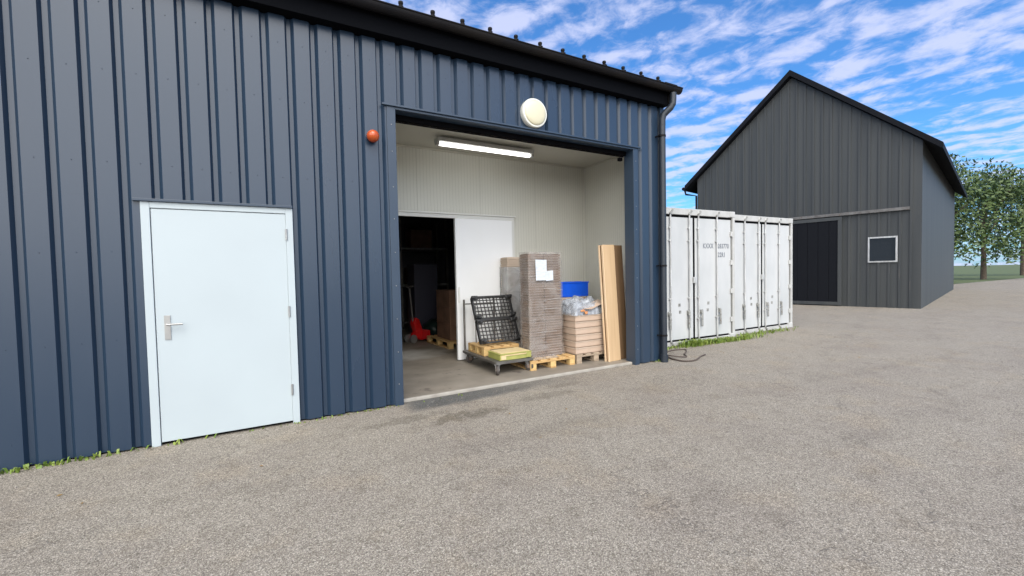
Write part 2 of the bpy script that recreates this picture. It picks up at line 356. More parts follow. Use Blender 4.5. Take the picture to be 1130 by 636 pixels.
# sliding door with its frame
D = MB().box((2.775,6.725,.055),(3.862,6.79,2.425)).build('sliding_door', M['whitedoor'], W, bevel=.006)
MB().box((2.80,6.712,1.02),(2.83,6.7245,1.28)).build('handle', M['doorframe'], D, bevel=.004)
MB().box((1.55,6.765,2.43),(3.93,6.7998,2.49)).build('door_head', M['doorframe'], W, bevel=.004)
MB().box((3.87,6.765,.04),(3.93,6.7997,2.4299)).build('door_post', M['doorframe'], W, bevel=.004)
MB().box((1.55,6.735,2.4901),(3.95,6.7996,2.515)).build('sliding_rail', M['doorframe'], W, bevel=.004)
# threshold strip
MB().box((1.351,5.015,.0),(5.04,5.0599,.042)).build('threshold_strip', M['edge'], W, bevel=.008)
# white steel service door beside the bay
SD = MB().box((-.86,YF-.004,.03),(.205,YF+.04,2.14)).build('service_door', M['servdoor'], W, bevel=.004)
MB().box((.2051,YF-.012,.0),(.2699,YF+.04,2.20)).build('service_door_post', M['servdoor'], W, bevel=.004)
MB().box((-.93,YF-.012,.0),(-.8651,YF+.04,2.20)).build('service_door_post', M['servdoor'], W, bevel=.004)
MB().box((-.865,YF-.012,2.145),(.205,YF+.04,2.20)).build('service_door_head', M['servdoor'], W, bevel=.004)
MB().box((-.98,YF-.035,2.2005),(.2699,YF-.0005,2.225)).build('drip_flashing', M['trim'], W, bevel=.003)
MB().box((-.80,YF-.012,.96),(-.755,YF-.0045,1.18)).tube([(-.778,YF-.01,1.10),(-.778,YF-.06,1.10),(-.66,YF-.06,1.10)], .009, 10).build('handle', M['galv'], SD, bevel=.002)
for z in (.30,1.10,1.88): MB().tube([(.208,YF-.016,z),(.208,YF-.016,z+.11)], .010, 10).build('hinge', M['galv'], SD)

# eave: dark closed soffit, roof sheet, gutter
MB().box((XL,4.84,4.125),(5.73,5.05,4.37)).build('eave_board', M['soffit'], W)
rf = MB()
rf.prism([(4.742,4.385),(11,5.50),(17.2,4.45),(17.2,4.50),(11,5.56),(4.738,4.41)], 'X', XL-.1, 5.86)
rf.build('roof', M['roofsheet'], W)
MB().box((5.70,4.80,4.15),(5.74,16.9,4.40)).build('verge_board', M['gutter'], W)
gp = []
gy, gz, gr = 4.765, 4.376, .066
outer = [(gy+gr*math.cos(t), gz+gr*1.15*math.sin(t)) for t in [math.pi*(1+k/14) for k in range(15)]]
inner = [(gy+(gr-.006)*math.cos(t), gz+(gr-.006)*1.15*math.sin(t)) for t in [math.pi*(1+k/14) for k in range(15)]][::-1]
G = MB().prism(outer+inner, 'X', XL-.1, 5.875).prism(outer, 'X', 5.8751, 5.888).tube([(XL-.1,gy-gr,gz+.004),(5.888,gy-gr,gz+.004)], .010, 8).build('gutter', M['gutter'], W)
for k in range(-14, 16):
    x = 1.39 + .362*k
    if x < 5.5 and x > -2.5:
        MB().lathe([(.030,0),(.030,.02),(.020,.03),(.028,.05),(.026,.068),(.010,.078)], (x, 4.745, 4.398), 'Z', 10).box((x-.006,4.69,4.385),(x+.006,4.775,4.402)).build('roof_screw', M['gutter'], W)
MB().box((5.56,4.76,4.412),(5.84,5.2,4.445)).build('verge_cap', M['gutter'], W, bevel=.01)
# downpipe with swan neck
px, py, pr = 5.605, 4.872, .050
neck = [(5.735,4.765,4.30),(5.735,4.765,4.20),(5.728,4.768,4.13),(5.70,4.79,4.07),(5.655,4.83,4.015),(5.62,4.86,3.965),(px,py,3.89),(px,py,3.80)]
DP = MB().tube(neck, .052, 18).tube([(px,py,3.82),(px,py,.10)], pr, 18).tube([(px,py,.12),(px,py,.0)], .062, 18).build('downpipe', M['pipe'], W, smooth=False)
for z in (3.62, 1.55, .42):
    MB().tube([(px,py,z),(px,py,z+.03)], .056, 18).box((px-.075,py-.02,z+.006),(px-.05,py+.08,z+.024)).box((px-.085,py-.035,z),(px-.062,py-.012,z+.03)).build('pipe_clamp', M['gutter'], DP)

# ------------------------------------------------------------------ lights and beacon on the facade
L = thing('bulkhead_lamp', 'large round cream wall lamp on the blue facade above the loading bay', 'lamp', (3.2,YF,3.62))
MB().lathe([(.175,-.01),(.19,.0),(.192,.05),(.184,.070),(.167,.072)], (0,0,0), seg=48).build('rim', M['lampring'], L)
MB().lathe([(.166,.06),(.164,.076),(.145,.088),(.10,.097),(.05,.101),(.0,.102)], (0,0,0), seg=48).build('diffuser', M['lampcream'], L, smooth=True)
B = thing('warning_beacon', 'small orange dome beacon on the blue cladding left of the loading bay', 'beacon', (1.08,YF,3.02))
MB().lathe([(.05,0),(.05,.03),(.044,.035)], (0,0,0), seg=24).build('base', M['black'], B)
MB().lathe([(.046,.034),(.060,.05),(.066,.075),(.064,.10),(.054,.125),(.034,.142),(.012,.149),(0,.15)], (0,0,0), seg=28).build('lens', M['orange'], B, smooth=True)
F = thing('ceiling_light', 'lit long fluorescent batten light under the cream ceiling of the bay', 'light', (3.09,6.12,3.42))
MB().box((-.83,-.085,.03),(.83,.085,.085)).box((-.60,-.02,.085),(-.56,.02,.125)).box((.56,-.02,.085),(.60,.02,.125)).build('housing', M['fixture'], F, bevel=.008)
for ex in (-.84,.795): MB().box((ex,-.05,-.022),(ex+.045,.05,.0295)).build('end_cap', M['fixture'], F, bevel=.008)
MB().box((-.79,-.036,-.018),(.79,.036,.029)).build('diffuser', M['tube'], F, bevel=.02)

# ------------------------------------------------------------------ pallets
def pallet(label, loc, w, d, m=None, mb=None, group='wooden pallets', name='pallet', h=.144, nd=5, cols=3, rz=0):
    m = m or M['wood']; mb = mb or M['woodend']
    t = thing(name, label, 'pallet', loc, rz, group)
    s = h/.144
    dk = MB(); bw = w/(nd+ (nd-1)*.42)
    # deck boards run front to back, stringer boards across
    for k in range(nd):
        x0 = k*bw*1.42; dk.box((x0,.001*random.random(),.122*s),(x0+bw,d,.144*s))
    dk.build('deck', m, t, bevel=.002)
    for y in (0, d/2-.05, d-.10): MB().box((0,y,.100*s),(w,y+.10,.1218*s)).build('stringer_board', m, t, bevel=.002)
    for i in range(cols):
        for y in (0, d/2-.05, d-.10):
            bx = (w-.10)*i/(cols-1)
            MB().box((bx,y+.004,.0222*s),(bx+.10,y+.096,.0998*s)).build('block', mb, t, bevel=.003)
        bx = (w-.10)*i/(cols-1)
        MB().box((bx,0,0),(bx+.10,d,.022*s)).build('base_board', m, t, bevel=.002)
    return t
FZ = .0405
pallet('pale wooden pallet under the tall wrapped brown cardboard stack', (3.375,5.40,FZ), .82, 1.2)
pallet('grey weathered pallet under the stack of flat pinkish cartons', (4.235,5.40,FZ), .80, 1.2, M['woodgrey'], M['woodgrey'])

# ------------------------------------------------------------------ platform trolley and what rides on it
T = thing('platform_trolley', 'low steel platform trolley on casters carrying folded black crates', 'trolley', (0,0,0))
tx0, tx1, ty0, ty1, tz = 2.81, 3.43, 5.42, 6.62, .232
MB().box((tx0+.012,ty0+.012,tz-.014),(tx1-.012,ty1-.012,tz-.003)).build('deck', M['deckst'], T)
MB().box((tx0,ty0,tz-.036),(tx1,ty0+.0115,tz)).box((tx0,ty1-.0115,tz-.036),(tx1,ty1,tz)).box((tx0,ty0+.0116,tz-.036),(tx0+.0115,ty1-.0116,tz)).box((tx1-.0115,ty0+.0116,tz-.036),(tx1,ty1-.0116,tz)).build('rim', M['steel'], T, bevel=.002)
MB().tube([(2.845,6.60,.20),(2.845,6.60,1.075)], .017, 12).tube([(3.40,6.60,.20),(3.40,6.60,1.075)], .017, 12).tube([(3.05,6.60,.20),(3.05,6.60,1.0)], .009, 8).tube([(2.845,6.60,1.0),(3.40,6.60,1.0)], .010, 10).build('handle', M['steel'], T)
for (cx, cy) in ((2.86,5.49),(3.37,5.49),(2.86,6.50),(3.36,6.50)):
    ang = {(2.86,5.49):-2.0, (3.37,5.49):-1.2}.get((cx,cy), .25)
    rot = Matrix.Translation((cx,cy,0)) @ Matrix.Rotation(ang, 4, 'Z')
    fk = MB().box((-.045,-.045,.186),(.045,.045,.1955), rot)
    for sy_ in (-1,1):
        y0_, y1_ = sorted((sy_*.023, sy_*.027))
        v_ = [fk.bm.verts.new(rot @ Vector(p_)) for p_ in [(-.030,y0_,.1855),(.030,y0_,.1855),(.046,y0_,.10),(.034,y0_,.088),(-.030,y1_,.1855),(.030,y1_,.1855),(.046,y1_,.10),(.034,y1_,.088)]]
        for f_ in ((0,1,2,3),(4,7,6,5),(0,4,5,1),(1,5,6,2),(2,6,7,3),(3,7,4,0)): fk.bm.faces.new([v_[q_] for q_ in f_])
    c = fk.build('caster', M['galv'], T)
    zc_ = FZ+.072
    w_ = MB().lathe([(.045,-.018),(.064,-.018),(.0715,-.012),(.0715,.012),(.064,.018),(.045,.018)], (0,0,0), seg=28)
    for v in w_.bm.verts: v.co = rot @ (v.co + Vector((.030,0,zc_)))
    w_.build('wheel', M['rubber'], c)
    hb = MB().lathe([(.034,-.0195),(.034,.0195)], (0,0,0), seg=18).lathe([(.010,-.030),(.010,.030)], (0,0,0), seg=10)
    for v in hb.bm.verts: v.co = rot @ (v.co + Vector((.030,0,zc_)))
    hb.build('hub', M['hub'], c)
pallet('small pale half pallet standing on the trolley deck under the black crates', (2.87,5.93,tz+.001), .62, .60, h=.135, nd=4, cols=2)

def folded_crate(label, mtx):
    t = thing('folded_crate', label, 'crate', (0,0,0), group='folded black plastic crates on the trolley'); t.matrix_world = mtx
    w, h = .70, .40                                        # x across, z up the slope, y thickness
    m = MB()
    nx, nz = 11, 6
    for i in range(nx+1):
        x = -w/2 + .012 + (w-.024)*i/nx; th = .014 if i in (0,nx) else .0048
        m.box((x-th,-.018,0),(x+th,0,h))
    for j in range(nz+1):
        z = .012 + (h-.024)*j/nz; th = .014 if j in (0,nz) else .0065
        m.box((-w/2,-.0185,z-th*.9),(w/2,.0005,z+th*.9))
    m.build('base_grid', M['crate'], t)
    s = MB()
    s.box((-w/2,.001,.01),(-w/2+.014,.045,h-.01)).box((w/2-.014,.001,.01),(w/2,.045,h-.01)).box((-w/2+.0141,.001,h-.024),(w/2-.0141,.045,h-.01)).box((-w/2+.0141,.001,.01),(w/2-.0141,.045,.024))
    s.build('side_wall', M['crate'], t)
    for sx in (-1, 1):
        for z in (.045, h-.035):
            MB().box((sx*(w/2-.045)-.055,-.055,z-.036),(sx*(w/2-.045)+.055,-.0187,z+.034)).box((sx*(w/2-.02)-.03,-.085,z-.022),(sx*(w/2-.02)+.03,-.0552,z+.022)).build('corner_foot', M['crate'], t, bevel=.01)
    return t
def lean(x, y, z, up, rz=0):
    ang = math.atan2(.34, .70)
    base = Matrix.Translation((x,y,z)) @ Matrix.Rotation(rz,4,'Z') @ Matrix.Rotation(-ang,4,'X')
    return base @ Matrix.Translation((0,0,up))
folded_crate('lower of the two folded black grid crates leaning on the trolley', lean(3.235,6.07,.398,0, -.03))
folded_crate('upper of the two folded black grid crates leaning on the trolley', lean(3.235,6.07,.398,.405, -.03))
# yellow-green tray on the front of the deck
TR = thing('produce_tray', 'shallow yellow green tray with pale lid on the front of the trolley', 'tray', (3.17,5.67,tz+.001))
a = .265; b_ = .19
MB().prism([(-a,-b_),(a,-b_),(a,b_),(-a,b_)],'Z',0,.012).box((-a,-b_,.0121),(a,-b_+.01,.085)).box((-a,b_-.01,.0121),(a,b_,.085)).box((-a,-b_+.0101,.0121),(-a+.01,b_-.0101,.085)).box((a-.01,-b_+.0101,.0121),(a,b_-.0101,.085)).box((-a-.008,-b_-.008,.0852),(a+.008,b_+.008,.094)).build('body', M['greentray'], TR, bevel=.003)
MB().box((-a+.02,-b_+.02,.0942),(a-.02,b_-.02,.104)).build('lid', M['traytop'], TR, bevel=.003)
for sx in (-.21,.21): MB().box((sx-.04,-b_-.012,.01),(sx+.04,-b_-.0002,.075)).build('rib', M['traytop' if sx < 0 else 'greentray'], TR, bevel=.003)
MB().box((-a+.08,-b_-.010,.062),(a-.08,-b_-.0003,.078)).build('side_band', M['traytop'], TR)

# ------------------------------------------------------------------ stacks
def card_mat():
    m = mat('stack_cardboard', (.135,.086,.058), .8, var=(.18,.118,.082), vscale=3, bump=.1, bscale=30)
    n, l = m.node_tree.nodes, m.node_tree.links; b = n['Principled BSDF']; src = b.inputs['Base Color'].links[0].from_socket
    # each sheet its own tone
    tc = n['Texture Coordinate']; sx = n.new('ShaderNodeSeparateXYZ'); l.new(tc.outputs['Object'], sx.inputs[0])
    d = n.new('ShaderNodeMath'); d.operation = 'DIVIDE'; d.inputs[1].default_value = .040; l.new(sx.outputs[2], d.inputs[0])
    f = n.new('ShaderNodeMath'); f.operation = 'FLOOR'; l.new(d.outputs[0], f.inputs[0])
    wn = n.new('ShaderNodeTexWhiteNoise'); wn.noise_dimensions = '1D'; l.new(f.outputs[0], wn.inputs['W'])
    mr = n.new('ShaderNodeMapRange'); l.new(wn.outputs['Value'], mr.inputs[0]); mr.inputs['To Min'].default_value = .75; mr.inputs['To Max'].default_value = 1.25
    v = n.new('ShaderNodeVectorMath'); v.operation = 'SCALE'; l.new(src, v.inputs[0]); l.new(mr.outputs[0], v.inputs['Scale'])
    fr = n.new('ShaderNodeMath'); fr.operation = 'FRACT'; l.new(d.outputs[0], fr.inputs[0])
    lt = n.new('ShaderNodeMath'); lt.operation = 'LESS_THAN'; lt.inputs[1].default_value = .17; l.new(fr.outputs[0], lt.inputs[0])
    nz = n.new('ShaderNodeTexNoise'); nz.inputs['Scale'].default_value = 16; l.new(tc.outputs['Object'], nz.inputs['Vector'])
    ml = n.new('ShaderNodeMath'); ml.operation = 'MULTIPLY'; l.new(lt.outputs[0], ml.inputs[0]); l.new(nz.outputs['Fac'], ml.inputs[1])
    mx = n.new('ShaderNodeMix'); mx.data_type = 'RGBA'; l.new(ml.outputs[0], mx.inputs['Factor']); l.new(v.outputs[0], mx.inputs['A']); mx.inputs['B'].default_value = (.40,.34,.30,1)
    l.new(mx.outputs['Result'], b.inputs['Base Color'])
    return m
M['card'] = card_mat()
def sheets(x0, x1, y0, y1, z0, z1, step, jit, lean_x=0, gapx=None):
    m = MB(); n = int((z1-z0)/step)
    for k in range(n):
        z = z0+k*step; jx, jy = random.uniform(-jit,jit), random.uniform(-jit,jit); lx = lean_x*k/n
        m.box((x0+jx+lx,y0+jy,z),(x1+jx+lx,y1+jy,z+step*.80)); m.box((x0+.02+lx,y0+.02,z+step*.80),(x1-.02+lx,y1-.02,z+step*1.001)) 
    return m
def filmshell(x0, x1, y0, y1, z0, z1, amp, top=True, seedv=0, flare=0):
    m = MB(); nz_ = 40; per = []
    nx_, ny_ = 14, 10
    loop = [(x0+(x1-x0)*i/nx_, y0) for i in range(nx_)] + [(x1, y0+(y1-y0)*i/ny_) for i in range(ny_)] + [(x1-(x1-x0)*i/nx_, y1) for i in range(nx_)] + [(x0, y1-(y1-y0)*i/ny_) for i in range(ny_)]
    cx, cy = (x0+x1)/2, (y0+y1)/2; rings = []
    for j in range(nz_+1):
        z = z0+(z1-z0)*j/nz_; r = []
        for (x, y) in loop:
            nn = noise.noise(Vector((x*5+seedv, y*5, z*9)))*amp + flare*max(0, 1-j/5)*(.6+.8*noise.noise(Vector((x*14,y*14,seedv))))
            d = Vector((x-cx, y-cy, 0)).normalized(); r.append(m.bm.verts.new((x+d.x*nn, y+d.y*nn, z)))
        rings.append(r)
    for a_, c_ in zip(rings, rings[1:]):
        for k in range(len(loop)): m.bm.faces.new((a_[k], a_[(k+1)%len(loop)], c_[(k+1)%len(loop)], c_[k]))
    if top: m.bm.faces.new(rings[-1])
    return m
S = thing('cardboard_stack', 'tall stack of flattened brown cardboard wrapped in film with white paper on it', 'cardboard stack', (0,0,0))
sheets(3.50,3.78,5.60,5.84,.186,1.80,.040,.0025,-.02).build('sheets', M['card'], S)
sheets(3.79,4.10,5.60,5.85,.186,1.812,.040,.0025,-.02).build('sheets', M['card'], S)
filmshell(3.478,4.112,5.585,5.865,.19,1.815,.008,seedv=3,flare=.045).build('film_wrap', M['film'], S, smooth=True)
MB().prism([(3.60,1.375),(3.80,1.375),(3.80,1.69),(3.595,1.695)], 'Y', 5.565, 5.5665).build('paper_sheet', M['paper'], S)
MB().prism([(3.785,1.36),(3.92,1.375),(3.915,1.525),(3.78,1.515)], 'Y', 5.5625, 5.5645).build('paper_sheet', M['paper'], S)
S2 = thing('cardboard_stack', 'tall grey white film wrapped cardboard stack behind the black crates and trolley', 'cardboard stack', (0,0,0))
sheets(3.60,3.98,6.46,6.70,.05,1.79,.040,.004).build('sheets', M['cartonlt'], S2)
filmshell(3.585,3.995,6.445,6.712,.05,1.60,.008,top=False,seedv=9).build('film_wrap', M['filmw'], S2, smooth=True)
for k in range(9):
    z0_ = .25+1.5*k/9+random.uniform(-.02,.02); xa = random.choice((3.485, 3.6, 3.75)); L_ = random.uniform(.12,.45); sl_ = random.uniform(-.10,.10)
    xb = min(xa+L_, 4.108)
    MB().tube([(xa,5.5745,z0_),((xa+xb)/2,5.573,z0_+sl_*L_*.5+random.uniform(-.004,.004)),(xb,5.5745,z0_+sl_*L_)], random.uniform(.0012,.0028), 5).build('film_crease', M['crease'], S)
# flat cartons on the grey pallet, a second pile behind them
CZ = FZ+.1445
cl = ['bottom flat pinkish carton of the pile on the grey pallet','second flat pinkish carton from the bottom of the front pile','third flat pinkish carton from the bottom of the front pile','fourth flat pinkish carton from the bottom of the front pile','second flat pinkish carton from the top of the front pile','top flat pinkish carton of the front pile, under the crumpled film']
def carton(label, x0, x1, y0, y1, z0, h, grp):
    t = thing('flat_carton', label, 'carton', (x0,y0,z0), random.uniform(-.012,.012), grp)
    MB().box((.014,.014,0),(x1-x0-.014,y1-y0-.014,.013)).box((0,0,.0131),(x1-x0,y1-y0,h-.016)).build('tray', M['carton'], t, bevel=.003)
    MB().box((-.006,-.006,h-.0158),(x1-x0+.006,y1-y0+.006,h-.003)).build('lid', M['cartonlt'], t, bevel=.002)
for k in range(6): carton(cl[k], 4.225+random.uniform(-.006,.006), 4.83, 5.41+random.uniform(-.006,.006), 5.86, CZ+k*.103, .1025, 'flat cartons piled at the front of the grey pallet')
for k, nm in enumerate(['bottom','second','third','fourth','fifth','sixth','seventh','eighth']):
    carton(nm+' flat carton, counted upwards, of the taller pile under the blue crate', 4.36, 4.98, 6.0, 6.5, CZ+k*.108, .1075, 'flat cartons piled at the back of the grey pallet')
BC = thing('blue_crate', 'plain bright blue plastic crate on top of the rear carton pile by the corner', 'crate', (4.72,6.33,1.052))
MB().box((-.21,-.16,0),(.40,.22,.012)).box((-.21,-.16,.0121),(.40,-.15,.24)).box((-.21,.21,.0121),(.40,.22,.24)).box((-.21,-.1499,.0121),(-.20,.2099,.24)).box((.39,-.1499,.0121),(.40,.2099,.24)).build('body', M['blue'], BC, bevel=.004)
MB().box((-.222,-.172,.2402),(.412,-.15,.262)).box((-.222,.21,.2402),(.412,.232,.262)).box((-.222,-.1498,.2402),(-.20,.2098,.262)).box((.39,-.1498,.2402),(.412,.2098,.262)).build('rim', M['blue'], BC, bevel=.004)
# crumpled film heap on the front pile
def heap(cx, cy, z0, rx, ry, h, seed, m, name, parent):
    b = MB(); n1, n2 = 44, 44; grid = []
    for i in range(n1+1):
        row = []
        for j in range(n2+1):
            u, v = i/n1*2-1, j/n2*2-1; f = max(0, 1-abs(u)**6)**.5*max(0, 1-abs(v)**6)**.5
            x, y = cx+u*rx, cy+v*ry
            rg = abs(noise.noise(Vector((u*1.3+seed, v*1.0, .3))))*1.3+abs(noise.noise(Vector((u*2.4+v, v*4+seed, 1.7))))*.45+abs(noise.noise(Vector((u*8+v*3, v*9+seed, 4))))*.13
            z = z0+h*f*(.72+rg*.38); k = noise.noise(Vector((u*4,v*4,seed)))*.03
            row.append(b.bm.verts.new((x+k, y-k, z)))
        grid.append(row)
    for i in range(n1):
        for j in range(n2): b.bm.faces.new((grid[i][j], grid[i+1][j], grid[i+1][j+1], grid[i][j+1]))
    return b.build(name, m, parent, smooth=True)
HZ = CZ+6*.103+.002
CF = thing('crumpled_film', 'heap of crumpled clear plastic film on top of the front carton pile', 'plastic film', (0,0,0))
heap(4.53,5.66,HZ,.335,.26,.20,2.3,M['filmclump'],'film_layer',CF)
heap(4.50,5.74,HZ+.02,.31,.20,.25,7.9,M['filmclump'],'film_layer',CF)
# curled cardboard scraps in the heap
sc = MB(); 
pl = [(4.40,5.38,.90),(4.52,5.37,.895),(4.63,5.38,.925),(4.74,5.39,.965),(4.86,5.41,.99)]
for (p, q2) in zip(pl, pl[1:]):
    vs = [sc.bm.verts.new(v) for v in (p, q2, (q2[0],q2[1]+.20,q2[2]+.03), (p[0],p[1]+.20,p[2]+.03))]; sc.bm.faces.new(vs)
o = sc.build('cardboard_scrap', M['carton']); o.modifiers.new('s','SOLIDIFY').thickness = .006
tag(o, 'bent strip of pinkish cardboard sticking out of the crumpled film heap', 'cardboard scrap')
sc = MB()
for k in range(4): sc.box((0,0,0),(.045,.02,.03), Matrix.Translation((4.31+k*.036,5.372+.006*(k%2),.862-.006*k+.02*(k%2))) @ Matrix.Rotation(.5*k,4,'Y'))
M['tan'] = mat('orange_card', (.66,.30,.12), .6, var=(.5,.2,.07), vscale=20)
tag(sc.build('orange_scrap', M['tan'], bevel=.006), 'small crumpled orange brown scrap in the film on the front carton pile', 'scrap')
# loose film lying at the foot of the brown stack
lf = heap(3.66,5.52,FZ+.146,.22,.10,.05,5.1,M['film'],'loose_film',S)

# leaning boards at the right jamb
def board(label, x0, x1, y, z0, h, th, tiltx, tilty, fm='boardface'):
    t = thing('wooden_board', label, 'board', (x0,y,z0), group='boards leaning at the right jamb')
    t.rotation_euler = (-tilty, tiltx, 0)
    MB().box((.012,0,0),(x1-x0,th,h)).build('face_panel', M[fm], t, bevel=.002)
    MB().box((0,.001,.0),(.0118,th-.001,h)).build('edge_strip', M['boardedge'], t)
board('front pale tan wooden board leaning beside the right jamb of the bay', 4.755, 5.005, 5.235, FZ, 1.885, .035, -.012, .055)
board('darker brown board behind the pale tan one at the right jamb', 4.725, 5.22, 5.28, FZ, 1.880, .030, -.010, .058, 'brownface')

# ------------------------------------------------------------------ dark store room contents
J = thing('pallet_jack', 'red hand pallet jack with raised handle in the dark store room', 'pallet jack', (2.84,9.22,FZ), R(-68))
MB().prism([(-.16,.10),(.10,.03),(.16,.03),(.10,.30),(.03,.50),(-.08,.54),(-.12,.40),(-.06,.24)],'X',-.075,.075).build('pump_body', M['red'], J, bevel=.025)
MB().box((-.27,.161,.05),(-.11,1.10,.10)).build('fork', M['red'], J, bevel=.01)
MB().box((.11,.161,.05),(.27,1.10,.10)).build('fork', M['red'], J, bevel=.01)
MB().box((-.27,.10,.05),(.27,.1605,.26)).build('front_frame', M['red'], J, bevel=.02)
MB().tube([(0,-.09,.44),(0,-.16,1.18)], .018, 10).tube([(-.13,-.17,1.22),(.13,-.17,1.22)], .016, 10).tube([(0,-.16,1.17),(-.13,-.17,1.22)], .012, 8).tube([(0,-.16,1.17),(.13,-.17,1.22)], .012, 8).build('handle', M['steel'], J)
for sx in (-.09,.09): MB().lathe([(.085,-.025),(.09,-.015),(.09,.015),(.085,.025)], (sx,-.16,.09), 'X', 20).build('wheel', M['galv'], J)
pallet('pallet with pale blocks lying in the dark store room beside the red pallet jack', (3.06,7.88,FZ), .8, 1.15, rz=.05)
def boxthing(name, label, cat, x0, y0, x1, y1, h, m, band=True, z0=FZ):
    t = thing(name, label, cat, (x0,y0,z0))
    MB().box((0,0,0),(x1-x0,y1-y0,h-.03)).build('body', m, t, bevel=.01)
    MB().box((-.004,-.004,h-.0298),(x1-x0+.004,y1-y0+.004,h)).build('top', m, t, bevel=.006)
    return t
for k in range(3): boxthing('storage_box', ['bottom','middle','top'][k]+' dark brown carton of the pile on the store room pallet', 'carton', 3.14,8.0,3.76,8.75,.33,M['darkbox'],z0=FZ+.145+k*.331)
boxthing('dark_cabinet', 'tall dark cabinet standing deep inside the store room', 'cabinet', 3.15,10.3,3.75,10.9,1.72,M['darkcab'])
RK = thing('storage_rack', 'dim steel storage rack against the far wall of the dark store room', 'rack', (1.9,11.6,FZ))
for x in (0,1.3,2.6):
    for y in (0,.8): MB().box((x-.03,y-.03,0),(x+.03,y+.03,3.0)).build('post', M['steel'], RK)
for z in (.15,1.15,2.15): MB().box((-.03,-.03,z),(2.63,.83,z+.05)).build('shelf', M['galv'], RK)
for k, (x, z, ww, hh, nm) in enumerate([(2.05,.202,.5,.6,'left bottom'),(2.7,.202,.55,.45,'middle bottom'),(3.5,.202,.7,.7,'right bottom'),(2.0,1.202,.6,.5,'left middle'),(2.75,1.202,.4,.6,'centre middle'),(3.45,1.202,.8,.45,'right middle'),(2.3,2.202,.8,.4,'left top'),(3.5,2.202,.6,.5,'right top')]):
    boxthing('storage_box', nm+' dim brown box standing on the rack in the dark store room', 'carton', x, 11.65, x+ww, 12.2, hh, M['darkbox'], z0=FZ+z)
bg = MB(); bmesh.ops.create_icosphere(bg.bm, subdivisions=4, radius=.26)
for v in bg.bm.verts: v.co *= 1+.12*noise.noise(v.co*7); v.co.z *= .9
tag(bg.build('waste_bag', M['darkbag'], smooth=True, loc=(3.33,9.42,.26)), 'round dark plastic bag behind the red pallet jack', 'bag')

